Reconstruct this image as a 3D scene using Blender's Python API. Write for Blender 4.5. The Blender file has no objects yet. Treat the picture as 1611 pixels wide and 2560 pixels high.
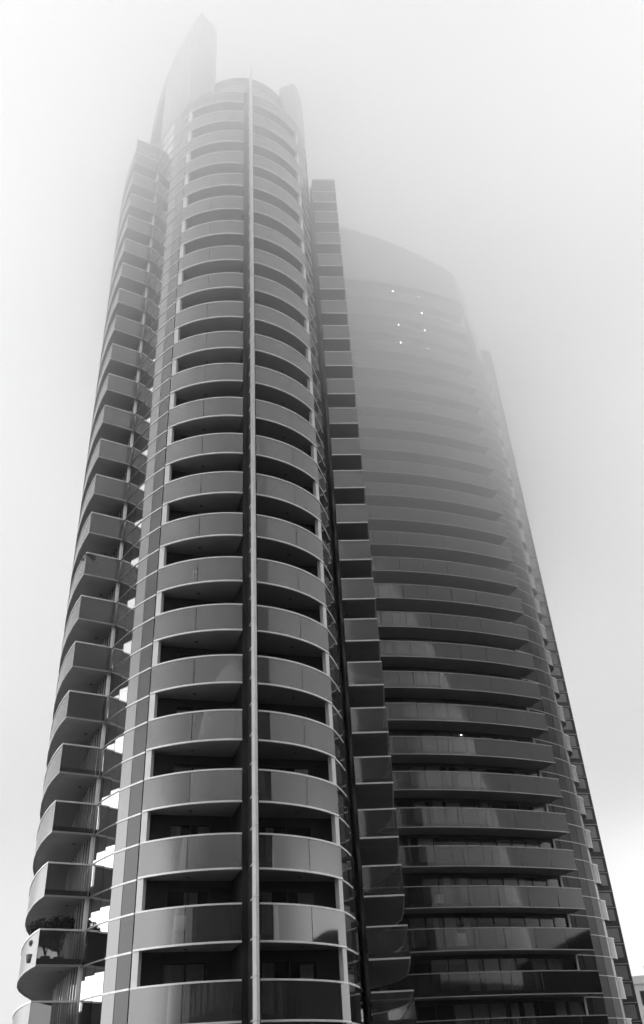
import bpy, bmesh, math, random
from mathutils import Vector, Matrix
random.seed(7)
S = bpy.context.scene
C = S.collection
R_ = math.radians

# ------------------------------------------------------------------ camera
EYE = 1.6
cam = bpy.data.cameras.new('camera')
cam.sensor_fit = 'VERTICAL'; cam.sensor_height = 36.0
cam.lens = 2143.9 / 2560 * 36.0
cam.clip_end = 5000
co = bpy.data.objects.new('camera', cam); C.objects.link(co)
_th, _ro = 0.603627, -0.0612909
_f = Vector((0, math.cos(_th), math.sin(_th))); _r = Vector((1, 0, 0)); _u = _r.cross(_f)
_c, _s = math.cos(_ro), math.sin(_ro)
_R = _c * _r + _s * _u; _U = _c * _u - _s * _r
co.matrix_world = Matrix(((_R.x, _U.x, -_f.x, 0), (_R.y, _U.y, -_f.y, 0), (_R.z, _U.z, -_f.z, EYE), (0, 0, 0, 1)))
S.camera = co

# ------------------------------------------------------------------ sky, sun, exposure
SUN_EL, SUN_AZ = 48.0, 232.0          # azimuth clockwise from +Y: high on the left
W = bpy.data.worlds.new('World'); S.world = W; W.use_nodes = True
nt = W.node_tree; nt.nodes.clear()
sky = nt.nodes.new('ShaderNodeTexSky'); sky.sky_type = 'NISHITA'; sky.sun_disc = False
sky.sun_elevation = R_(SUN_EL); sky.sun_rotation = R_(SUN_AZ); sky.air_density = 1.5; sky.dust_density = 4
bw = nt.nodes.new('ShaderNodeRGBToBW')
tc = nt.nodes.new('ShaderNodeTexCoord'); sp = nt.nodes.new('ShaderNodeSeparateXYZ')
ramp = nt.nodes.new('ShaderNodeMapRange'); ramp.inputs['From Min'].default_value = -0.02; ramp.inputs['From Max'].default_value = 0.04
ramp.inputs['To Min'].default_value = 0.0; ramp.inputs['To Max'].default_value = 1.0
mixv = nt.nodes.new('ShaderNodeMix'); mixv.data_type = 'FLOAT'; mixv.inputs[0].default_value = 0.86
mixv.inputs[3].default_value = 9.0     # even overcast
mulv = nt.nodes.new('ShaderNodeMath'); mulv.operation = 'MULTIPLY'
bg = nt.nodes.new('ShaderNodeBackground'); bg.inputs['Strength'].default_value = 0.11
out = nt.nodes.new('ShaderNodeOutputWorld')
L = nt.links.new
L(sky.outputs[0], bw.inputs[0]); L(bw.outputs[0], mixv.inputs[2])
L(tc.outputs['Generated'], sp.inputs[0]); L(sp.outputs['Z'], ramp.inputs['Value'])
# unseen sky low behind the camera, dimmed to darken the glass reflections
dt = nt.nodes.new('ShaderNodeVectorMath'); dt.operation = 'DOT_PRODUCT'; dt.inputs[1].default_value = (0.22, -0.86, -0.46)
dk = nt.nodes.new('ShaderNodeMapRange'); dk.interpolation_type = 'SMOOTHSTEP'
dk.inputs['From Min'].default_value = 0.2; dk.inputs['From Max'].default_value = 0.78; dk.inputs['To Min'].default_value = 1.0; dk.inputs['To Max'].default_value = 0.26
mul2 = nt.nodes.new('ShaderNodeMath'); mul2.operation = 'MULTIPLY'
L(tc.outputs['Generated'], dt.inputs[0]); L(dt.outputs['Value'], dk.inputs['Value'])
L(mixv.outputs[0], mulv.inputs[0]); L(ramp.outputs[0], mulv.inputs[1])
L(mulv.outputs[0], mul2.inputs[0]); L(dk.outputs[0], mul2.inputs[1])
# and brightened out to both sides, to lift glass reflections and even the sky
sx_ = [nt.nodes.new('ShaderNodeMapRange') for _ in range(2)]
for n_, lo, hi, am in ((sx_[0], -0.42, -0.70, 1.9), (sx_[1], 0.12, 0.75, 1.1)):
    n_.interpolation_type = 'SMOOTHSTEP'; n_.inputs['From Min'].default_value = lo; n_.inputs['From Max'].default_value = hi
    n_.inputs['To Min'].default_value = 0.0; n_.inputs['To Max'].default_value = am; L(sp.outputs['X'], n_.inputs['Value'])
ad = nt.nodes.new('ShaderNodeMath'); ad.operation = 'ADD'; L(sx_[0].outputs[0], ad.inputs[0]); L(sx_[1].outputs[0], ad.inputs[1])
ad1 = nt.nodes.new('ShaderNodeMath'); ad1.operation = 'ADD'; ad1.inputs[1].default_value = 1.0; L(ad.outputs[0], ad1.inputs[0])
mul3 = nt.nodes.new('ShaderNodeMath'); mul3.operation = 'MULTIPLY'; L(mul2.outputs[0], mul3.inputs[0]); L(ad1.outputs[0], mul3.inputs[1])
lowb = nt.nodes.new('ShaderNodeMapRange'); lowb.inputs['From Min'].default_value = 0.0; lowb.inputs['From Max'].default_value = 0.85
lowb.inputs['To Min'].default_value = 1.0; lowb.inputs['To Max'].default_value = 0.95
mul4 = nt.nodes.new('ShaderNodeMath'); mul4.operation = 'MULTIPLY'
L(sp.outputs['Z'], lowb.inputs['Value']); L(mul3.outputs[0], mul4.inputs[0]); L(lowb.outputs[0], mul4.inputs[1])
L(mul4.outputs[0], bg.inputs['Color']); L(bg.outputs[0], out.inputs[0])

sd = bpy.data.lights.new('sun', 'SUN'); sd.energy = 0.5; sd.angle = R_(60); sd.color = (1, 1, 1)
so = bpy.data.objects.new('sun', sd); C.objects.link(so)
_az = R_(SUN_AZ); _el = R_(SUN_EL)
_sv = Vector((math.sin(_az) * math.cos(_el), math.cos(_az) * math.cos(_el), math.sin(_el)))
so.rotation_euler = _sv.to_track_quat('Z', 'Y').to_euler(); so.location = (0, 0, 200)

S.view_settings.view_transform = 'Standard'; S.view_settings.look = 'None'
S.view_settings.exposure = -0.04; S.view_settings.gamma = 1.0
S.render.engine = 'CYCLES'
cy = S.cycles
cy.max_bounces = 24; cy.diffuse_bounces = 3; cy.glossy_bounces = 4; cy.transmission_bounces = 4
cy.transparent_max_bounces = 12; cy.volume_bounces = 12
cy.volume_step_rate = 1.0; cy.volume_max_steps = 256
cy.use_denoising = True
cy.sample_clamp_indirect = 4.0

# ------------------------------------------------------------------ materials
def nodes(name):
    m = bpy.data.materials.new(name); m.use_nodes = True
    t = m.node_tree; t.nodes.clear()
    o = t.nodes.new('ShaderNodeOutputMaterial')
    return m, t, o
def noise(t, scale, detail=4, coord='Object', stretch=None):
    c = t.nodes.new('ShaderNodeTexCoord'); n = t.nodes.new('ShaderNodeTexNoise')
    n.inputs['Scale'].default_value = scale; n.inputs['Detail'].default_value = detail
    if stretch:
        mp = t.nodes.new('ShaderNodeMapping'); mp.inputs['Scale'].default_value = stretch
        t.links.new(c.outputs[coord], mp.inputs[0]); t.links.new(mp.outputs[0], n.inputs[0])
    else:
        t.links.new(c.outputs[coord], n.inputs[0])
    return n
def pbr(name, v, rough=0.5, metal=0.0, var=0.12, nscale=0.6, stretch=None, bump=0.0, ior=1.5, bscale=None):
    m, t, o = nodes(name)
    b = t.nodes.new('ShaderNodeBsdfPrincipled')
    b.inputs['Roughness'].default_value = rough; b.inputs['Metallic'].default_value = metal
    b.inputs['IOR'].default_value = ior
    n = noise(t, nscale, 5, stretch=stretch)
    mr = t.nodes.new('ShaderNodeMapRange')
    mr.inputs['To Min'].default_value = v * (1 - var); mr.inputs['To Max'].default_value = v * (1 + var)
    mr.inputs['From Min'].default_value = 0.3; mr.inputs['From Max'].default_value = 0.7
    t.links.new(n.outputs[0], mr.inputs['Value'])
    cb = t.nodes.new('ShaderNodeCombineColor')
    for i in range(3): t.links.new(mr.outputs[0], cb.inputs[i])
    t.links.new(cb.outputs[0], b.inputs['Base Color'])
    if bump:
        n2 = noise(t, bscale or nscale, 2)
        bp = t.nodes.new('ShaderNodeBump'); bp.inputs['Strength'].default_value = bump; bp.inputs['Distance'].default_value = 0.02
        t.links.new(n2.outputs[0], bp.inputs['Height']); t.links.new(bp.outputs[0], b.inputs['Normal'])
    t.links.new(b.outputs[0], o.inputs[0])
    return m
def sheer_glass(name, trans, milk, ior, milk_mix, tint_var=0.4):
    """tinted balcony glass: part seen through, part milky, mirror by Fresnel"""
    m, t, o = nodes(name)
    fr = t.nodes.new('ShaderNodeFresnel'); fr.inputs[0].default_value = ior
    tr = t.nodes.new('ShaderNodeBsdfTransparent'); tr.inputs[0].default_value = (trans, trans, trans, 1)
    df = t.nodes.new('ShaderNodeBsdfDiffuse')
    n = noise(t, 0.8, 5, stretch=(1, 1, .35))
    mr = t.nodes.new('ShaderNodeMapRange'); mr.inputs['From Min'].default_value = .3; mr.inputs['From Max'].default_value = .7
    mr.inputs['To Min'].default_value = milk * (1 - tint_var); mr.inputs['To Max'].default_value = milk * (1 + tint_var)
    t.links.new(n.outputs[0], mr.inputs['Value'])
    cb = t.nodes.new('ShaderNodeCombineColor')
    for i in range(3): t.links.new(mr.outputs[0], cb.inputs[i])
    t.links.new(cb.outputs[0], df.inputs[0])
    gl = t.nodes.new('ShaderNodeBsdfGlossy'); gl.inputs['Roughness'].default_value = 0.04
    bp = t.nodes.new('ShaderNodeBump'); bp.inputs['Strength'].default_value = 0.04; bp.inputs['Distance'].default_value = 0.02
    n2 = noise(t, 0.9, 1); t.links.new(n2.outputs[0], bp.inputs['Height']); t.links.new(bp.outputs[0], gl.inputs['Normal'])
    m1 = t.nodes.new('ShaderNodeMixShader'); m1.inputs[0].default_value = milk_mix
    t.links.new(tr.outputs[0], m1.inputs[1]); t.links.new(df.outputs[0], m1.inputs[2])
    m2 = t.nodes.new('ShaderNodeMixShader')
    t.links.new(fr.outputs[0], m2.inputs[0]); t.links.new(m1.outputs[0], m2.inputs[1]); t.links.new(gl.outputs[0], m2.inputs[2])
    t.links.new(m2.outputs[0], o.inputs[0])
    return m
def lamp(name, s):
    m, t, o = nodes(name)
    e = t.nodes.new('ShaderNodeEmission'); e.inputs[0].default_value = (1, 1, 1, 1); e.inputs[1].default_value = s
    t.links.new(e.outputs[0], o.inputs[0]); return m

M_CLAD = pbr('mirror_curtain_glass', 0.04, 0.03, 0, 0.15, 0.3, bump=0.04, ior=2.5, bscale=0.5)
M_MIRR = pbr('coated_vision_glass', 0.64, 0.03, 1.0, 0.05, 0.3, bump=0.03, bscale=0.4)
M_CLADR = pbr('dark_curtain_glass', 0.02, 0.05, 0, 0.15, 0.3, bump=0.05, ior=1.6, bscale=0.5)
M_CLADF = pbr('smoked_curtain_glass', 0.018, 0.22, 0, 0.2, 0.3, ior=1.28)
M_PANE = pbr('flank_pane_glass', 0.22, 0.12, 0, 0.25, 0.4, ior=1.6)  # grey base colour stands in for sky reflected in the panes
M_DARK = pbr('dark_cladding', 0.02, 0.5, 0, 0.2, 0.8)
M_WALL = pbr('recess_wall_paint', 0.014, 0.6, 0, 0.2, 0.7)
M_SOFFIT = pbr('soffit_paint', 0.24, 0.8, 0, 0.08, 0.9)
M_METAL = pbr('pale_aluminium', 0.82, 0.35, 0.25, 0.08, 2.0)
M_POST = pbr('white_post_paint', 0.78, 0.35, 0.0, 0.06, 1.5)
M_RAILD = pbr('grey_aluminium', 0.35, 0.35, 0.5, 0.1, 2.0)
M_SAIL = pbr('pale_panel', 0.34, 0.3, 0.0, 0.08, 0.3, stretch=(1, 1, .2))
M_ROOF = pbr('roof_membrane', 0.25, 0.8)
M_BAL = sheer_glass('balcony_glass', 0.72, 0.26, 2.4, 0.12)
M_BALF = sheer_glass('far_balcony_glass', 0.72, 0.12, 1.85, 0.06)
M_SCAL = sheer_glass('sky_milk_glass', 0.6, 0.6, 1.8, 0.5)  # extra milky white stands in for bright sky reflected at the flank
M_WIN = sheer_glass('window_glass', 0.78, 0.05, 1.4, 0.05)
M_CURT = pbr('curtain_cloth', 0.75, 0.9, 0, 0.12, 3.0, stretch=(6, 6, .3))
M_BLACK = pbr('black_fitting', 0.015, 0.5)
M_LAMP = lamp('lit_lamp', 18.0)
M_GROUND = pbr('asphalt', 0.05, 0.85, 0, 0.3, 0.4, bump=0.2)
M_BOUNCE = pbr('pale_bounce', 0.6, 0.8, 0, 0.12, 0.5)
M_LEAF = pbr('leaf', 0.05, 0.55, 0, 0.45, 6.0)
M_BARK = pbr('bark', 0.06, 0.9, 0, 0.3, 8.0)
M_POT = pbr('pot_glaze', 0.08, 0.5, 0, 0.2, 4.0)
M_PALE = pbr('pale_render', 0.8, 0.7, 0, 0.06, 0.3)
M_BOX = pbr('white_plastic', 0.75, 0.5)
M_WICK = pbr('wicker', 0.16, 0.8, 0, 0.4, 30.0)

# ------------------------------------------------------------------ mesh helpers
class MB:
    def __init__(s): s.v = []; s.f = []; s.sm = set(); s.keep = set()
    def prism(s, poly, z0, z1):
        """solid from a plan polygon (counter-clockwise); z1 may be a list of top heights"""
        n = len(poly); b = len(s.v)
        zt = z1 if isinstance(z1, (list, tuple)) else [z1] * n
        for x, y in poly: s.v.append((x, y, z0))
        for (x, y), z in zip(poly, zt): s.v.append((x, y, z))
        s.f.append(tuple(b + i for i in range(n))[::-1]); s.f.append(tuple(b + n + i for i in range(n)))
        for i in range(n):
            j = (i + 1) % n; s.f.append((b + i, b + j, b + n + j, b + n + i))
        return s
    def wall(s, pts, z0, z1, t, smooth=False):
        """thin wall along a plan polyline, thickened by t to the left of its direction"""
        n = len(pts); b = len(s.v)
        zt = z1 if isinstance(z1, (list, tuple)) else [z1] * n
        zb = z0 if isinstance(z0, (list, tuple)) else [z0] * n
        off = offset(pts, t)
        for P in (pts, off):
            for (x, y), z in zip(P, zb): s.v.append((x, y, z))
            for (x, y), z in zip(P, zt): s.v.append((x, y, z))
        A, B, A2, B2 = b, b + n, b + 2 * n, b + 3 * n
        if smooth:      # the broad faces get vertices of their own, so that shading stays flat top to bottom
            c = len(s.v); s.v += s.v[b:b + 4 * n]
            for i in range(n - 1):
                s.sm.update((len(s.f), len(s.f) + 1)); s.keep.update((len(s.f), len(s.f) + 1))
                q = [(c + i, c + i + 1, c + n + i + 1, c + n + i), (c + 2 * n + i + 1, c + 2 * n + i, c + 3 * n + i, c + 3 * n + i + 1)]
                s.f += [w[::-1] for w in q] if t < 0 else q
        for i in range(n - 1):
            if not smooth: s.f += [(A + i, A + i + 1, B + i + 1, B + i), (A2 + i + 1, A2 + i, B2 + i, B2 + i + 1)]
            s.f += [(B + i, B + i + 1, B2 + i + 1, B2 + i), (A + i + 1, A + i, A2 + i, A2 + i + 1)]
        s.f += [(A, B, B2, A2), (A + n - 1, A2 + n - 1, B2 + n - 1, B + n - 1)]
        return s
    def box(s, x0, x1, y0, y1, z0, z1):
        return s.prism([(x0, y0), (x1, y0), (x1, y1), (x0, y1)], z0, z1)
    def cyl(s, x, y, r, z0, z1, n=16, r2=None):
        b = len(s.v); r2 = r if r2 is None else r2
        for rr, z in ((r, z0), (r2, z1)):
            for i in range(n): a = 2 * math.pi * i / n; s.v.append((x + rr * math.cos(a), y + rr * math.sin(a), z))
        s.f.append(tuple(b + i for i in range(n))[::-1]); s.f.append(tuple(b + n + i for i in range(n)))
        for i in range(n):
            j = (i + 1) % n; s.sm.add(len(s.f)); s.f.append((b + i, b + j, b + n + j, b + n + i))
        return s
    def tube(s, pts, r, n=7):
        pts = [Vector(p) for p in pts]; b = len(s.v)
        for i, p in enumerate(pts):
            d = (pts[min(i + 1, len(pts) - 1)] - pts[max(i - 1, 0)]).normalized()
            a = d.cross(Vector((0, 0, 1)) if abs(d.z) < .9 else Vector((1, 0, 0))).normalized(); c = d.cross(a)
            rr = r[i] if isinstance(r, (list, tuple)) else r
            for k in range(n):
                w = 2 * math.pi * k / n; q = p + a * rr * math.cos(w) + c * rr * math.sin(w); s.v.append(tuple(q))
        for i in range(len(pts) - 1):
            for k in range(n):
                k2 = (k + 1) % n; s.sm.add(len(s.f)); s.f.append((b + i * n + k, b + i * n + k2, b + (i + 1) * n + k2, b + (i + 1) * n + k))
        s.f.append(tuple(b + k for k in range(n))[::-1]); s.f.append(tuple(b + (len(pts) - 1) * n + k for k in range(n)))
        return s
    def leaves(s, cx, cy, cz, rx, rz, n, size, rng):
        for _ in range(n):
            while True:
                p = Vector((rng.uniform(-1, 1), rng.uniform(-1, 1), rng.uniform(-1, 1)))
                if .35 < p.length < 1: break
            k = 1 + .25 * math.sin(7 * p.x + 3 * p.z) * math.sin(6 * p.y + 1)
            c = Vector((cx + p.x * rx * k, cy + p.y * rx * k, cz + p.z * rz * k))
            d = Vector((rng.gauss(0, 1), rng.gauss(0, 1), rng.gauss(0, 1))).normalized(); e = d.orthogonal().normalized(); w = d.cross(e)
            h = size * rng.uniform(.6, 1.3); b = len(s.v)
            for q in (c - e * h, c + w * h * .45, c + e * h, c - w * h * .45): s.v.append(tuple(q))
            s.f.append((b, b + 1, b + 2, b + 3))
        return s
    def mesh(s, name, mat):
        me = bpy.data.meshes.new(name); me.from_pydata(s.v, [], s.f)
        for i in s.sm: me.polygons[i].use_smooth = True
        me.materials.append(mat); me.update()
        bm = bmesh.new(); bm.from_mesh(me); bm.faces.ensure_lookup_table()
        bmesh.ops.recalc_face_normals(bm, faces=[f for f in bm.faces if f.index not in s.keep]); bm.to_mesh(me); bm.free()
        return me
    def build(s, name, mat, parent=None, loc=(0, 0, 0)):
        o = bpy.data.objects.new(name, s.mesh(name, mat)); C.objects.link(o)
        o.location = loc
        if parent: o.parent = parent
        return o
def offset(pts, t):
    out_ = []; n = len(pts)
    for i in range(n):
        p0 = Vector(pts[max(i - 1, 0)]); p1 = Vector(pts[min(i + 1, n - 1)])
        d = (p1 - p0).normalized(); nn = Vector((-d.y, d.x)); q = Vector(pts[i]) + nn * t
        out_.append((q.x, q.y))
    return out_
def arc(cx, cy, r, xa, xb, n, front=True):
    """points on the front (small y) side of a circle, spaced by angle, from x=xa to x=xb"""
    a0 = math.asin((xa - cx) / r); a1 = math.asin((xb - cx) / r)
    return [(cx + r * math.sin(a0 + (a1 - a0) * i / n), cy - r * math.cos(a0 + (a1 - a0) * i / n)) for i in range(n + 1)]
def empty(name, loc, rz=0):
    o = bpy.data.objects.new(name, None); C.objects.link(o); o.location = loc; o.rotation_euler = (0, 0, rz); return o
def tag(o, label=None, cat=None, group=None, kind=None):
    if label: o['label'] = label
    if cat: o['category'] = cat
    if group: o['group'] = group
    if kind: o['kind'] = kind
    return o
def copy_tree(o, parent, loc=None):
    c = o.copy(); C.objects.link(c); c.parent = parent
    if loc is not None: c.location = loc
    for ch in o.children: copy_tree(ch, c)
    return c
def mirror(pts, k=1.0): return [(-x * k, y) for x, y in pts][::-1]

# ------------------------------------------------------------------ setting
g = MB(); g.prism([(-109, -99), (149, -99), (149, 189), (-109, 189)], -0.5, 0.0)
tag(g.build('ground', M_GROUND), kind='structure')

pv_ = MB().prism([(-95, 0), (-24, 8), (-13.5, 34), (-25, 62), (-95, 110)], 0.0, 0.12)  # unseen pale ground patch, added to bounce light onto the left wing soffits
tag(pv_.build('bounce_patch', M_BOUNCE), kind='structure')

H = 3.05
Z0 = EYE + 4.5738                    # height of rail number 0
def zr(k): return Z0 + H * k         # rail
def zb(k): return zr(k) - 1.6        # underside of the balcony band
RZ = math.atan2(.295, .955)
ORG = (-4.25, 41.7, 0)

# ================================================================== NEAR TOWER
near = empty('apartment_tower', ORG, RZ)
tag(near, 'nearest tower, round front of stacked balconies split by a thin fin, pointed sail crown', 'tower', 'apartment towers in the fog')
CX, CY, CR = 0.06, 6.93, 6.86
PL = [(-4.98, 2.42), (-5.53, 3.29), (-6.02, 4.17), (-6.42, 5.07), (-6.80, 6.08), (-7.05, 6.98)]      # facets of the left curtain wall
IN = [(-7.05, 7.02), (-7.42, 8.5), (-7.63, 10.6), (-7.96, 13.2), (-8.1, 16), (-7.9, 19), (-7.4, 22), (-6.4, 24.6)]   # wall behind the wing balconies
OUT = [(-9.12, 6.13), (-9.36, 7.1), (-9.62, 8.4), (-9.86, 10.2), (-10.0, 11.9), (-10.07, 14.0), (-10.0, 16), (-9.76, 18.1), (-9.3, 20.8), (-8.4, 23.4), (-7.2, 25.4)]
OUTR = [(9.62, 5.98), (10.1, 7.35), (10.75, 9.2), (11.4, 11.1), (12.0, 13.1), (12.3, 15.2), (12.2, 17.2), (11.7, 19.4), (10.7, 21.8), (9.4, 23.8), (7.9, 25.2)]
KR = 1.055
K0, K1 = -1, 22

# core mass behind everything
def inset(pts, t): return offset(pts, t)
left_line = inset(PL[::-1], -0.0)
cl = [(x + .16, max(y + .10, 2.86)) for x, y in PL] + [(x + .16, y) for x, y in IN]
body = cl[::-1] + [(-x, y) for x, y in cl]
body = [(x, y) for x, y in body]
# polygon order: left back -> left front -> right front -> right back (counter-clockwise seen from above is reversed, normals are recalculated)
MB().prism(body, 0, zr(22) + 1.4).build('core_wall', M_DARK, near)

# loggia back wall
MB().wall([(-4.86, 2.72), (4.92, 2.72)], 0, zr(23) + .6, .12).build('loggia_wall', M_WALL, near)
# pier behind the fin
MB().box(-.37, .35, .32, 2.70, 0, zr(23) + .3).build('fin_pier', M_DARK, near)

def loggia(xa, xb, joint, lx, ly):
    n = 18
    A = arc(CX, CY, CR - .06, xa, xb, n)
    slab = MB().prism(A + [(xb, 2.70), (xa, 2.70)], zb(0) + .03, zb(0) + .34).build('balcony', M_SOFFIT, near)
    gl = MB()
    sgn = 0.015
    gl.wall(arc(CX, CY, CR, xa + .01, joint - sgn, 10), zb(0) + .09, zr(0) - .05, .022, True)
    gl.wall(arc(CX, CY, CR, joint + sgn, xb - .01, 10), zb(0) + .09, zr(0) - .05, .022, True)
    gl.build('balustrade', M_BAL, slab)
    MB().wall(arc(CX, CY, CR + .03, xa, xb, n), zr(0) - .045, zr(0) + .03, .09, True).build('handrail', M_METAL, slab)
    MB().wall(arc(CX, CY, CR + .03, xa, xb, n), zb(0), zb(0) + .085, .08, True).build('edge_trim', M_METAL, slab)
    MB().wall(arc(CX, CY, CR - .045, xa + .02, xb - .02, n), zb(0) + .09, zb(0) + .335, .01, True).build('slab_edge', M_DARK, slab)
    MB().cyl(lx, ly, .085, zb(0) + .0, zb(0) + .03, 12).build('downlight', M_BLACK, slab)
    return slab
protos = [loggia(-4.96, -.43, -2.88, -2.65, 1.88), loggia(.40, 5.04, 2.98, 2.68, 1.62)]
for p in protos:
    for k in range(K0, 24):
        if k: copy_tree(p, near, (0, 0, H * k))

# columns at both ends of the loggias
for xa, xb in ((-4.95, -4.70), (4.74, 5.02)):
    MB().wall(arc(CX, CY, CR - .03, xa, xb, 4), 0, zr(23), .22, True).build('column', M_POST, near)

# sliding doors in the loggia wall, each with a curtain
def door(x0, x1, k, side, curt):
    z0 = zb(k) + .36; z1 = z0 + 2.25
    f = MB(); y = 2.64
    for a, b in ((x0, x0 + .07), (x1 - .07, x1), ((x0 + x1) / 2 - .035, (x0 + x1) / 2 + .035)): f.box(a, b, y, y + .075, z0, z1)
    f.box(x0, x1, y, y + .075, z1, z1 + .08)
    d = f.build('sliding_door', M_DARK, near)
    MB().box(x0 + .075, x1 - .075, y + .03, y + .036, z0, z1 - .002).build('pane', M_WIN, d)
    if curt:
        w = x1 - x0; c = MB()
        for (a, b, h) in curt:
            n = max(3, int(w * (b - a) * 10)); pts = []
            for i in range(n + 1):
                pts.append((x0 + .08 + (w - .16) * (a + (b - a) * i / n), y + .055 + (.008 if i % 2 else 0)))
            c.wall(pts, z0 + .02, z0 + 2.2 * h, .008)
        c.build('curtain', M_CURT, d)
    return d
for k in range(K0, 23):
    cl_ = {0: [(0, .95, 1)], 1: [(.4, .75, 1)], 3: [(0, 1, .95)], 4: [(.0, .8, .95)]}.get(k)
    if cl_ is None: cl_ = random.choice([[], [(0, .3, 1)], [(.62, 1, 1)], [(0, .25, 1), (.7, 1, 1)], []])
    door(-3.75 + .2, -1.5, k, -1, cl_)
    cr_ = {0: [(0, .22, 1), (.7, .95, .95)], 1: [(0, .2, 1), (.7, 1, 1)], 2: [(.1, .25, 1)], 3: [(.72, 1, 1)]}.get(k)
    if cr_ is None: cr_ = random.choice([[], [(0, .2, 1)], [(.7, 1, 1)], []])
    door(.95, 3.7, k, 1, cr_)

# fin
ZF = zr(23)
def slope_box(m, x0, x1, y0, y1, z0, za, zb_):
    b = len(m.v)
    m.v += [(x0, y0, z0), (x1, y0, z0), (x1, y1, z0), (x0, y1, z0), (x0, y0, za), (x1, y0, za), (x1, y1, zb_), (x0, y1, zb_)]
    m.f += [tuple(b + i for i in q) for q in ((0, 3, 2, 1), (4, 5, 6, 7), (0, 1, 5, 4), (1, 2, 6, 5), (2, 3, 7, 6), (3, 0, 4, 7))]
    return m
fin = slope_box(MB(), -.12, -.04, -.90, .30, 0, ZF + .7, ZF).build('fin', M_DARK, near)
slope_box(MB(), -.145, -.015, -1.70, -.905, 0, ZF + 1.7, ZF + .75).build('edge_cap', M_POST, fin)
jb = MB().box(-.165, -.012, -1.72, -.50, zr(0) - .03, zr(0) + .03).build('joint_band', M_METAL, fin)
for k in range(K0, 24):
    for dz in (0, -1.6):
        if (k, dz) != (0, 0) and not (k == 23 and dz == 0): copy_tree(jb, fin, (0, 0, H * k + dz))

# curtain walls with their bright floor bands
PR = [(-x * 1.0 + .08, y - .12) for x, y in PL]
for pts, sgn in ((PL, 1), (PR, -1)):
    o = None
    for part, mat, rows in (('curtain_wall', M_CLAD, (1,)), ('dark_panel', M_CLADR, (0,)), ('vision_panel', M_MIRR, (2, 3, 4))):
        m = MB()
        for i in rows:
            p, q = Vector(pts[i]), Vector(pts[i + 1]); d = (q - p).normalized() * .022
            m.wall([tuple(p + d), tuple(q - d)], 0.0, zr(23) + .15, sgn * -.04)
        w = m.build(part, mat, o or near); o = o or w
    op = offset(pts, sgn * .035)
    for nm, seg, mt, dz_, tk in (('floor_band', op[:3], M_METAL, .042, .07), ('slim_band', op[2:], M_RAILD if sgn > 0 else M_DARK, .024, .055)):  # right slim bands darkened by colour, for lines that fade in shade
        b = MB().wall(seg, zr(0) - dz_, zr(0) + dz_, sgn * -tk).build(nm, mt, o)
        for k in range(K0, 24):
            for dz in (0, -1.6):
                if (k, dz) != (0, 0): copy_tree(b, o, (0, 0, H * k + dz))

# wings: stacked balconies left and right
def wing(side):
    kx = 1.0 if side < 0 else KR
    sx = 1 if side < 0 else -1
    P = lambda pts: [(x * kx * sx, y - (0 if side < 0 else .12)) for x, y in pts]
    inn = P(IN); out_ = P(OUT) if side < 0 else OUTR
    panel = [inn[0], out_[0]]
    if side < 0: panel[0] = (-7.03, 6.62)
    else: panel[0] = (7.48, 6.45)
    ring = [panel[0]] + out_ + inn[::-1][:-1]
    sgn = 1 if side < 0 else -1
    ins = offset([panel[0]] + out_, -.05 * sgn)
    slab = MB().prism(ins + inn[::-1][:-1], zb(0) + .03, zb(0) + .34).build('balcony', M_SOFFIT, near)
    gl = MB()
    gl.wall([panel[0], (out_[0][0] * .998, out_[0][1])], zb(0) + .09, zr(0) - .05, -.022 * sgn)
    gl.wall(out_, zb(0) + .09, zr(0) - .05, -.022 * sgn, True)
    gl.build('balustrade', M_BAL, slab)
    rail = [panel[0]] + out_
    MB().wall(offset(rail, .03 * sgn), zr(0) - .045, zr(0) + .03, -.09 * sgn).build('handrail', M_METAL if side < 0 else M_METAL, slab)
    MB().wall(offset(rail, .03 * sgn), zb(0), zb(0) + .085, -.08 * sgn).build('edge_trim', M_RAILD if side < 0 else M_METAL, slab)
    MB().wall(offset(rail, -.04 * sgn), zb(0) + .09, zb(0) + .335, -.008 * sgn).build('slab_edge', M_DARK, slab)
    MB().cyl(-7.97 * sx * kx, 8.53, .085, zb(0), zb(0) + .03, 12).build('downlight', M_BLACK, slab)
    for k in range(K0, 23):
        if k: copy_tree(slab, near, (0, 0, H * k))
    # wall behind: panels, dark glass and pale strips
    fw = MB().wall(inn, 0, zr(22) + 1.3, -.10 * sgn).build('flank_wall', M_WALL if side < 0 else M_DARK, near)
    gz = MB(); ml = MB()
    for i in range(len(inn) - 1):
        p, q = Vector(inn[i]), Vector(inn[i + 1]); d = q - p; n = Vector((-d.y, d.x)).normalized() * sgn
        cuts = [.12, .34, .40, .66, .72, .95]
        for a, b in zip(cuts[::2], cuts[1::2]):
            u0, u1 = p + d * a + n * .012, p + d * b + n * .012
            gz.wall([tuple(u0), tuple(u1)], .5, zr(22) + .8, .006 * sgn)
        for a in (.08, .37, .69, .975):
            u0, u1 = p + d * (a - .012) + n * .012, p + d * (a + .012) + n * .012
            ml.wall([tuple(u0), tuple(u1)], .5, zr(22) + .8, .05 * sgn)
    gz.build('glazing', M_CLADR, fw); ml.build('mullion', M_METAL if side < 0 else M_RAILD, fw)
    x, y = inn[0]
    MB().box(x - .09, x + .09, y - .16, y - .03, 0, zr(22) + .7).build('corner_post', M_METAL if side < 0 else M_DARK, fw)
    # closed top storey
    zt = zr(22) + (.85 if side < 0 else 2.0)
    tp = MB().prism(ring, zt - .28, zt).build('wing_roof', M_SAIL, near)
    MB().wall(offset(rail, .01 * sgn), zr(22) + .03, zt - .29, -.05 * sgn).build('fascia', M_BAL, tp)
    return inn, out_, panel, zt
wl = wing(-1); wr = wing(1)
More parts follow.
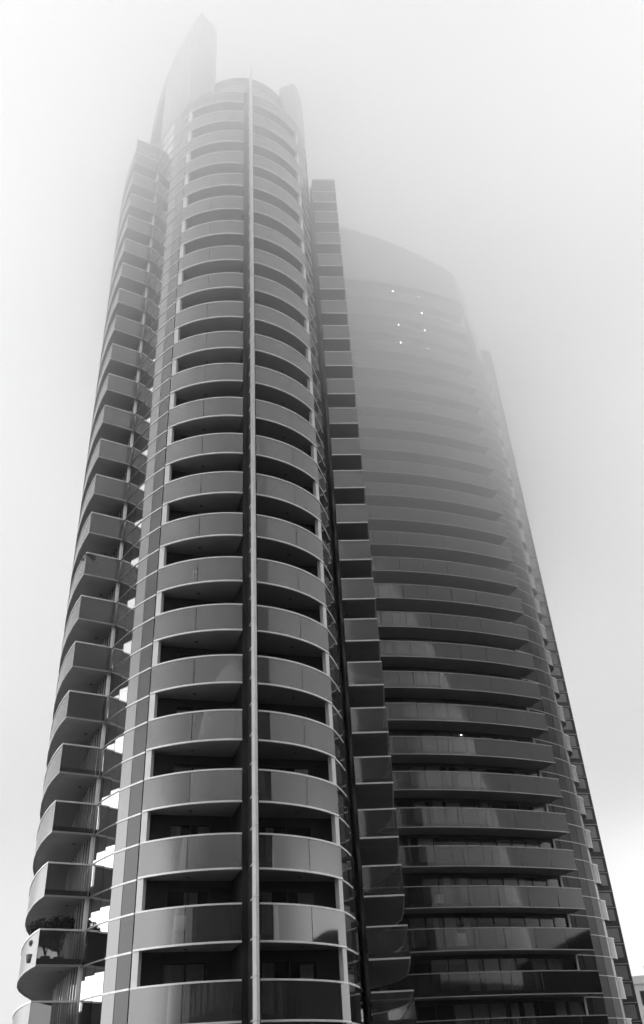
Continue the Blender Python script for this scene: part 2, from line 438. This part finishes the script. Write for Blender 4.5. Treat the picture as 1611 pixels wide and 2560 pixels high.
# glass screen and its corner post on the left wing roof
sc_ = MB().wall([wl[2][0], OUT[0]], wl[3] + .01, wl[3] + 1.2, -.02).build('roof_screen', M_BAL, near)
MB().box(OUT[0][0] - .05, OUT[0][0] + .03, OUT[0][1] - .02, OUT[0][1] + .06, wl[3] + .01, wl[3] + 1.55).build('screen_post', M_RAILD, sc_)

# crown: left sail
def eye(z): return z + EYE
zs = zr(23) - .2
sl = arc(CX, CY, CR + .02, -3.05, -4.96, 6) + PL[1:]
tops = [eye(z) for z in (86.2, 87.3, 88.4, 89.5, 90.7, 90.1, 89.6)] + [eye(z) for z in (89.2, 88.6, 88.0, 87.4, 86.9)]
pts = [(x, y) for x, y in sl]
o = MB().wall(offset(pts, .012), zr(23) + .15, tops, -.45).build('sail_wall', M_SAIL, near)
ml = MB()
for i in (1, 3, 6, 7, 8, 9, 10):
    x, y = offset(pts, .018)[i]; ml.cyl(x, y, .03, zr(23) + .2, tops[i] - .05, 8)
ml.build('panel_joint', M_RAILD, o)
# front-facing return behind the sail, with a pale rim
ret = [(-6.90, 77.0), (-7.80, 76.95), (-7.62, 80.0), (-7.40, 83.0), (-7.12, 86.2), (-6.90, 87.5)]
def xz_prism(m, poly, y0, y1):
    b = len(m.v); n = len(poly)
    for y in (y0, y1):
        for x, z in poly: m.v.append((x, y, z))
    m.f.append(tuple(b + i for i in range(n))); m.f.append(tuple(b + n + i for i in range(n))[::-1])
    for i in range(n): m.f.append((b + i, b + (i + 1) % n, b + n + (i + 1) % n, b + n + i))
    return m
rr_ = xz_prism(MB(), [(x, eye(z)) for x, z in ret], 8.25, 8.75).build('sail_return', M_DARK, near)
rim = [(-7.80, 76.9), (-8.02, 76.85), (-7.86, 80.2), (-7.64, 83.3), (-7.30, 86.9), (-6.90, 90.2), (-6.90, 87.6), (-7.12, 86.2), (-7.40, 83.0), (-7.62, 80.0)]
xz_prism(MB(), [(x, eye(z)) for x, z in rim], 8.05, 8.9).build('rim', M_SAIL, rr_)
xz_prism(MB(), [(-6.9, wl[3] - .1), (-7.95, wl[3] - .1), (-8.0, eye(76.83)), (-6.9, eye(76.95))], 8.2, 8.8).build('base_panel', M_SAIL, rr_)
# right sail, lower
PRm = [(-x + .08, y - .12) for x, y in PL]
sr = arc(CX, CY, CR + .02, 3.42, 5.03, 5) + PRm[1:]
tops = [eye(z) for z in (78.8, 79.4, 80.1, 80.8, 81.6, 82.1, 82.8, 83.4, 83.0, 81.6, 80.0)]
MB().wall(offset(sr, -.012), zr(23) + .15, tops, .45).build('sail_wall', M_SAIL, near)
# roof drum and glass parapet
dr = arc(.2, 4.5, 4.46, -3.9, 4.3, 24)
rd = MB().prism(dr + [(4.3, 9), (-3.9, 9)], zr(23) + .05, eye(76.05)).build('roof_drum', M_SAIL, near)
MB().wall(offset(dr, .06), eye(76.02), eye(76.12), -.1, True).build('edge_trim', M_RAILD, rd)
MB().wall(offset(dr, -.05), eye(76.13), eye(77.05), -.02, True).build('parapet', M_BAL, rd)

# ================================================================== FAR TOWER
far = empty('apartment_tower', ORG, RZ)
tag(far, 'tower behind on the right, long curved balcony bands and sloping top in fog', 'tower', 'apartment towers in the fog')
FX, FY, FR = 24.3, 68.72, 42.5
XA, XB = 11.0, 33.45
farc = lambda r, a, b, n: arc(FX, FY, r, a, b, n)
KF0, KF1 = -1, 26
A = farc(FR - .05, XA, XB, 30)
slab = MB().prism(A + [(33.2, 29.4), (33.2, 33.6), (XA, 33.6)], zb(0) + .03, zb(0) + .36).build('balcony', M_SOFFIT, far)
gl = MB(); js = [XA + .02, 13.4, 15.6, 17.9, 20.3, 22.75, 25.3, 28.0, 30.85, XB]
for a, b in zip(js, js[1:]): gl.wall(farc(FR, a + .03, b - .03, 4), zb(0) + .08, zr(0) - .04, .022, True)
gl.wall([(XB, 27.22), (33.22, 29.35)], zb(0) + .08, zr(0) - .04, .022)
gl.build('balustrade', M_BALF, slab)
MB().wall(farc(FR - .04, XA, XB - .02, 30), zb(0) + .08, zb(0) + .355, .008, True).build('slab_edge', M_DARK, slab)
MB().wall(farc(FR + .03, XA, XB + .02, 30), zr(0) - .035, zr(0) + .03, .08, True).build('handrail', M_RAILD, slab)
MB().wall(farc(FR + .03, XA, XB + .02, 30), zb(0), zb(0) + .07, .08, True).build('edge_trim', M_RAILD, slab)
for k in range(KF0, KF1 + 1):
    if k: copy_tree(slab, far, (0, 0, H * k))
# windows of each storey
def far_window(k):
    z0 = zb(k) + .38; z1 = zb(k + 1) + .02
    f = MB(); r = FR - 2.25
    xs = [XA + .2 + i * (32.9 - XA - .2) / 15 for i in range(16)]
    for i, x in enumerate(xs):
        p = farc(r, x - .05, x + .05, 1); f.wall(p, z0, z1, .08)
    f.wall(farc(r, XA + .2, 32.9, 20), z0, z0 + .09, .07); f.wall(farc(r, XA + .2, 32.9, 20), z1 - .3, z1, .07)
    w = f.build('window', M_DARK, far)
    pn = MB().wall(farc(r - .03, XA + .2, 32.9, 20), z0 + .09, z1 - .3, .01, True).build('pane', M_WIN, w)
    c = MB()
    for i in range(15):
        if random.random() < .55:
            a, b = sorted((random.uniform(0, .5), random.uniform(.5, 1)))
            if random.random() < .5: a, b = 0.04, .96
            x0 = xs[i] + (xs[i + 1] - xs[i]) * a; x1 = xs[i] + (xs[i + 1] - xs[i]) * b
            h = random.choice([1, 1, 1, .8])
            n = 8; pts = farc(r - .12, x0, x1, n); pts = [(x, y + (.03 if j % 2 else 0)) for j, (x, y) in enumerate(pts)]
            c.wall(pts, z0 + .1 + (1 - h) * 2.0, z1 - .32, .01)
    if c.v: c.build('curtain', M_CURT, w)
for k in range(KF0, KF1): far_window(k)
# core and dark room backs
fcl = [(32.95, 29.4), (33.75, 29.62), (35.2, 30.15), (36.3, 30.66), (37.35, 31.28), (38.05, 32.0)]
ZTOP = eye(84)
MB().prism([(XA, 33.65), (33.2, 33.65), (33.2, 29.6)] + [(x - .05, y + .12) for x, y in fcl[1:]] + [(38.0, 50), (XA, 50)], 0, ZTOP).build('core_wall', M_DARK, far)
MB().box(32.88, 33.02, 29.22, 29.38, 0, zb(KF1) + 3).build('column', M_POST, far)
fc = MB()
for p, q in zip(fcl, fcl[1:]):
    p, q = Vector(p), Vector(q); d = (q - p).normalized() * .035
    m_ = (p + q) / 2
    fc.wall([tuple(p + d), tuple(q - d)], 0, eye(82), .06)
fc = fc.build('curtain_wall', M_CLADF, far)
b = MB().wall(offset(fcl, -.03), zr(0) - .03, zr(0) + .03, .06).build('floor_band', M_RAILD, fc)
for k in range(KF0, 26):
    for dz in (0, -1.6):
        if (k, dz) != (0, 0): copy_tree(b, fc, (0, 0, H * k + dz))
# small round balconies on the flank
sp_ = [(38.0, 31.95), (38.55, 32.2), (39.0, 32.7), (39.28, 33.35), (39.3, 34.1), (39.05, 34.9), (38.7, 35.4)]
sb = MB().prism(offset(sp_, .04) + [(38.0, 35.4)], zb(0) + .03, zb(0) + .3).build('flank_balcony', M_SOFFIT, far)
MB().wall(sp_, zb(0) + .0, zr(0) - .04, .022, True).build('balustrade', M_SCAL, sb)
MB().wall(offset(sp_, -.03), zr(0) - .04, zr(0) + .03, .08, True).build('handrail', M_METAL, sb)
for k in range(KF0, 25):
    if k: copy_tree(sb, far, (0, 0, H * k))
# end wing with two panes per storey
WY = 35.45; WX0, WX1 = 37.5, 41.75
ZW = eye(86.4)
MB().box(WX0, WX1, WY, 50.5, 0, ZW).build('end_wall', M_DARK, far)
def wing_window(k):
    zt = zb(k + 1)
    f = MB()
    for za, zc in ((zt - .0, zt - .06), (zt - 1.42, zt - 1.48)): f.box(WX0 + .1, WX1 - .02, WY - .08, WY - .004, zc, za)
    w = f.build('window', M_RAILD, far)
    p = MB(); p.box(WX0 + .2, WX1 - .35, WY - .03, WY - .004, zt - 1.30, zt - .18); p.box(WX0 + .2, WX1 - .35, WY - .03, WY - .004, zt - 2.58, zt - 1.62)
    p.build('pane', M_PANE, w)
for k in range(KF0, 26): wing_window(k)
# tall sloping crown
ca = farc(FR, 11.0, 33.4, 26)
def ftop(x):
    T = [(10, 96.9), (14, 96.4), (18, 95.6), (21.3, 94.7), (25, 93.6), (28.7, 92.5), (31, 91.8), (33.4, 90.9)]
    for (a, za), (b_, zb_) in zip(T, T[1:]):
        if a <= x <= b_: return za + (zb_ - za) * (x - a) / (b_ - a)
cp = ca + [(34.4, 28.1), (35.3, 28.95), (36.0, 29.75), (36.8, 30.7), (37.6, 31.45), (38.1, 32.05)]
ct = [eye(ftop(x)) for x, y in ca] + [eye(z) for z in (90.2, 89.2, 88.0, 86.3, 84.6, 82.4)]
zc0 = [zb(27) + .0] * len(ca) + [zb(27) - .0, zb(26), zb(25), zb(25), zb(25), zb(25)]
cw = MB().wall(cp, zc0, ct, .5).build('crown_wall', M_SAIL, far)
MB().prism(ca + [(33.4, 33.6), (11.0, 33.6)], zb(27) - .02, zb(27) + .3).build('soffit', M_SOFFIT, cw)
# lit ceiling lamps on the upper balconies and inside rooms
lights = [(24.15, 27.2, 26), (27.75, 27.4, 26), (31.15, 27.85, 26), (27.8, 27.4, 25), (31.2, 27.9, 25), (24.3, 27.3, 24), (27.9, 27.5, 24), (31.4, 28.0, 24),
          (24.3, 27.4, 23), (27.9, 27.6, 23), (31.35, 28.1, 23), (25.69, 30.2, 13), (25.68, 30.2, 12),
          (23.54, 29.58, 10), (25.55, 29.49, 10), (24.58, 30.37, 10), (25.56, 30.35, 10), (24.62, 31.33, 10),
          (23.54, 29.47, 9), (24.54, 29.42, 9), (25.54, 29.42, 9), (24.57, 30.31, 9), (25.58, 30.31, 9), (24.63, 31.32, 9), (25.63, 31.27, 9),
          (25.63, 29.4, 7), (25.6, 30.3, 7)]
for x, y, k in lights:
    MB().cyl(x, y, .075, zb(k + 1) - .11, zb(k + 1) + .029, 10).build('ceiling_light', M_LAMP, far)

# ================================================================== pale building far right
low = empty('low_building', (44.6, 152, 0), R_(-18))
tag(low, 'small pale building glimpsed at the bottom right edge behind the dark towers', 'building')
MB().box(-5, 26, 0, 20, 0, 15.2).build('wall', M_PALE, low)
MB().box(1.0, 20, 2, 16, 15.2, 17.0).build('penthouse', M_PALE, low)
MB().box(-5.2, 26.2, -.2, -.01, 14.4, 15.5).build('cornice', M_PALE, low)
for i in range(9):
    for j in range(4):
        f = MB().box(-3.6 + i * 3.2, -2.0 + i * 3.2, -.10, -.004, 1.6 + j * 3.3, 3.6 + j * 3.3).build('window', M_RAILD, low)
        MB().box(-3.5 + i * 3.2, -2.1 + i * 3.2, -.13, -.104, 1.7 + j * 3.3, 3.5 + j * 3.3).build('pane', M_CLAD, f)

# ================================================================== unseen street block, wings shaped to darken reflections in the low glass
OX, OY = 10.0, -62.0
opp = empty('street_block', (ORG[0] + math.cos(RZ) * OX - math.sin(RZ) * OY, ORG[1] + math.sin(RZ) * OX + math.cos(RZ) * OY, 0), RZ)
tag(opp, 'unseen dark block across the street, inferred from reflections, wings shaped to darken the balcony glass', 'building')
MB().box(-60, -9.6, -16, 0, 0, 24).build('wall', M_DARK, opp)
MB().box(-9.5, 4, -18, 2, 0, 78).build('tall_wing', M_DARK, opp)
MB().box(4.1, 16.5, -16, 0, 0, 34).build('mid_wing', M_DARK, opp)
MB().box(16.6, 25, -17, 1, 0, 92).build('slab_wing', M_DARK, opp)
MB().box(25.1, 83.9, -14, 4, 0, 17).build('low_wing', M_DARK, opp)
MB().box(84, 108, -18, 75, 0, 22).build('shade_wing', M_DARK, opp)  # unseen wing added to block low sky and darken the right-hand glass
for i in range(12):
    for j in range(3):
        x = -58 + i * 7 if i < 7 else 28 + (i - 7) * 11
        y = .004 if i < 7 else 4.004
        MB().box(x, x + 4.2, y, y + .06, 2.2 + j * 4.2, 5.0 + j * 4.2).build('window', M_CLADR, opp)

# ================================================================== things on the balconies
def to_world(x, y, z):
    c, s = math.cos(RZ), math.sin(RZ)
    return (ORG[0] + c * x - s * y, ORG[1] + s * x + c * y, z)
def plant(x, y, z, kind, label, group, seed, h=1.0):
    rng = random.Random(seed)
    t = empty('potted_plant', to_world(x, y, z), RZ); tag(t, label, 'plant', group)
    MB().cyl(0, 0, .16 * h, 0, .34 * h, 14, .22 * h).build('pot', M_POT, t)
    if kind == 'ball':
        MB().tube([(0, 0, .3 * h), (.02, 0, .8 * h), (0, .01, 1.35 * h)], [.03, .025, .02]).build('stem', M_BARK, t)
        m = MB(); m.leaves(0, 0, 1.45 * h, .27 * h, .27 * h, 620, .05 * h, rng); m.leaves(0, 0, .82 * h, .17 * h, .15 * h, 260, .045 * h, rng); m.build('foliage', M_LEAF, t)
    else:
        m = MB(); b = MB()
        for i in range(7):
            a = rng.uniform(0, 6.28); l = rng.uniform(.25, .55) * h; q = (math.cos(a) * l, math.sin(a) * l, rng.uniform(.8, 1.6) * h)
            b.tube([(0, 0, .3 * h), (q[0] * .4, q[1] * .4, q[2] * .6), q], [.025, .018, .01]); m.leaves(q[0], q[1], q[2], .33 * h, .3 * h, 170, .075 * h, rng)
        b.build('stem', M_BARK, t); m.build('foliage', M_LEAF, t)
    return t
PG = 'potted plants on the left wing balconies'
plant(-9.42, 7.75, zb(1) + .35, 'ball', 'clipped two-ball topiary at the outer corner of the low left balcony', PG, 3, 1.08)
plant(-8.75, 8.6, zb(1) + .35, 'bush', 'bushy dark shrub beside the clipped topiary on the low left balcony', PG, 4, 1.15)
plant(-8.1, 9.2, zb(1) + .35, 'bush', 'wide dark shrub nearest the windows on the low left balcony', PG, 5, 1.25)
plant(-8.85, 6.75, zb(8) + .35, 'bush', 'small leafy plant poking over a rail halfway up the left wing', PG, 6, .82)

def chair(x, y, z, label):
    t = empty('chair', to_world(x, y, z), RZ + .4); tag(t, label, 'chair')
    f = MB(); 
    for sx in (-.24, .24):
        f.tube([(sx, -.22, 0), (sx, -.22, .45)], .015); f.tube([(sx, .22, 0), (sx, .22, .5), (sx, .30, 1.5)], .018)
    f.tube([(-.24, .30, 1.5), (.24, .30, 1.5)], .018); f.tube([(-.24, .28, 1.2), (.24, .28, 1.2)], .012); f.tube([(-.24, .26, .9), (.24, .26, .9)], .012)
    f.build('frame', M_METAL, t)
    MB().box(-.25, .25, -.24, .24, .45, .49).build('seat', M_BOX, t)
    return t
chair(-2.95, 1.1, zb(7) + .35, 'pale metal high-backed chair showing above a rail on the curved front')

e = empty('lounge_chair', to_world(-3.1, 1.3, zb(1) + .35), RZ - .2); tag(e, 'white lounge chair seen through the glass of a low front balcony', 'chair')
m = MB(); m.box(-.35, .35, -.3, .3, .34, .42); m.build('seat', M_BOX, e)
m = MB(); m.prism([(-.35, .24), (.35, .24), (.35, .32), (-.35, .32)], .42, 1.0); m.build('backrest', M_BOX, e)
m = MB()
for a in (-.3, .3):
    for b_ in (-.25, .25): m = MB().cyl(a, b_, .025, 0, .34, 8); m.build('leg', M_RAILD, e)

t = empty('egg_chair', to_world(8.4, 7.3, zb(7) + .35), RZ); tag(t, 'rounded wicker egg chair behind glass on the dark right wing', 'chair')
m = MB(); n, r = 14, 8
for j in range(r + 1):
    ph = -0.9 + (math.pi / 2 + .9) * j / r
    for i in range(n + 1):
        a = math.pi * .08 + math.pi * .84 * i / n
        m.v.append((.5 * math.cos(a) * math.cos(ph), .45 * math.sin(a) * math.cos(ph), .85 + .62 * math.sin(ph)))
for j in range(r):
    for i in range(n):
        q = j * (n + 1) + i; m.sm.add(len(m.f)); m.f.append((q, q + 1, q + n + 2, q + n + 1))
sh = m.build('shell', M_WICK, t); md = sh.modifiers.new('thick', 'SOLIDIFY'); md.thickness = .04
MB().cyl(0, .1, .3, 0, .06, 16).build('base', M_RAILD, t); MB().cyl(0, .1, .04, .06, .4, 8).build('stem', M_RAILD, t)

def cabinet(x, y, z, w, h, label):
    t = empty('storage_cabinet', to_world(x, y, z), RZ); tag(t, label, 'cabinet', 'pale cabinets on the far tower')
    MB().box(-w / 2, w / 2, -.25, .25, .05, h).build('body', M_BOX, t)
    MB().box(-w / 2 - .02, w / 2 + .02, -.28, .27, h, h + .04).build('lid', M_BOX, t)
    for a in (-w / 2 + .05, w / 2 - .05): MB().box(a - .03, a + .03, -.2, .2, 0, .05).build('foot', M_RAILD, t)
cabinet(20.75, 27.5, zb(3) + .37, .6, .75, 'small white cabinet behind glass, higher of the pair on the far tower')
cabinet(22.1, 27.4, zb(2) + .37, .75, .95, 'larger white cabinet behind glass one floor below the small one')

# ------------------------------------------------------------------ fog bank: clear near the street, thick round the tower tops
m, t, o = nodes('haze')
pv = t.nodes.new('ShaderNodeVolumePrincipled')
pv.inputs['Color'].default_value = (1, 1, 1, 1); pv.inputs['Anisotropy'].default_value = 0.7
geo = t.nodes.new('ShaderNodeNewGeometry'); sp2 = t.nodes.new('ShaderNodeSeparateXYZ')
mr = t.nodes.new('ShaderNodeMapRange'); mr.interpolation_type = 'SMOOTHSTEP'
mr.inputs['From Min'].default_value = 31; mr.inputs['From Max'].default_value = 62
mr.inputs['To Min'].default_value = 0.0002; mr.inputs['To Max'].default_value = 0.043
t.links.new(geo.outputs['Position'], sp2.inputs[0]); t.links.new(sp2.outputs['Z'], mr.inputs['Value'])
mr2 = t.nodes.new('ShaderNodeMapRange'); mr2.interpolation_type = 'SMOOTHSTEP'
mr2.inputs['From Min'].default_value = 66; mr2.inputs['From Max'].default_value = 92
mr2.inputs['To Min'].default_value = 1.0; mr2.inputs['To Max'].default_value = 0.28
mm = t.nodes.new('ShaderNodeMath'); mm.operation = 'MULTIPLY'
t.links.new(sp2.outputs['Z'], mr2.inputs['Value']); t.links.new(mr.outputs[0], mm.inputs[0]); t.links.new(mr2.outputs[0], mm.inputs[1])
fn = t.nodes.new('ShaderNodeTexNoise'); fn.inputs['Scale'].default_value = 0.025; fn.inputs['Detail'].default_value = 2
fm = t.nodes.new('ShaderNodeMapRange'); fm.inputs['From Min'].default_value = 0.3; fm.inputs['From Max'].default_value = 0.7
fm.inputs['To Min'].default_value = 0.6; fm.inputs['To Max'].default_value = 1.4
fx = t.nodes.new('ShaderNodeMath'); fx.operation = 'MULTIPLY'
t.links.new(geo.outputs['Position'], fn.inputs[0]); t.links.new(fn.outputs[0], fm.inputs['Value'])
t.links.new(mm.outputs[0], fx.inputs[0]); t.links.new(fm.outputs[0], fx.inputs[1])
t.links.new(fx.outputs[0], pv.inputs['Density']); t.links.new(pv.outputs[0], o.inputs['Volume'])
m.cycles.volume_step_rate = 0.26
hz = MB().box(-110, 150, -100, 190, -1.0, 102); hz = hz.build('haze', m); tag(hz, kind='stuff')
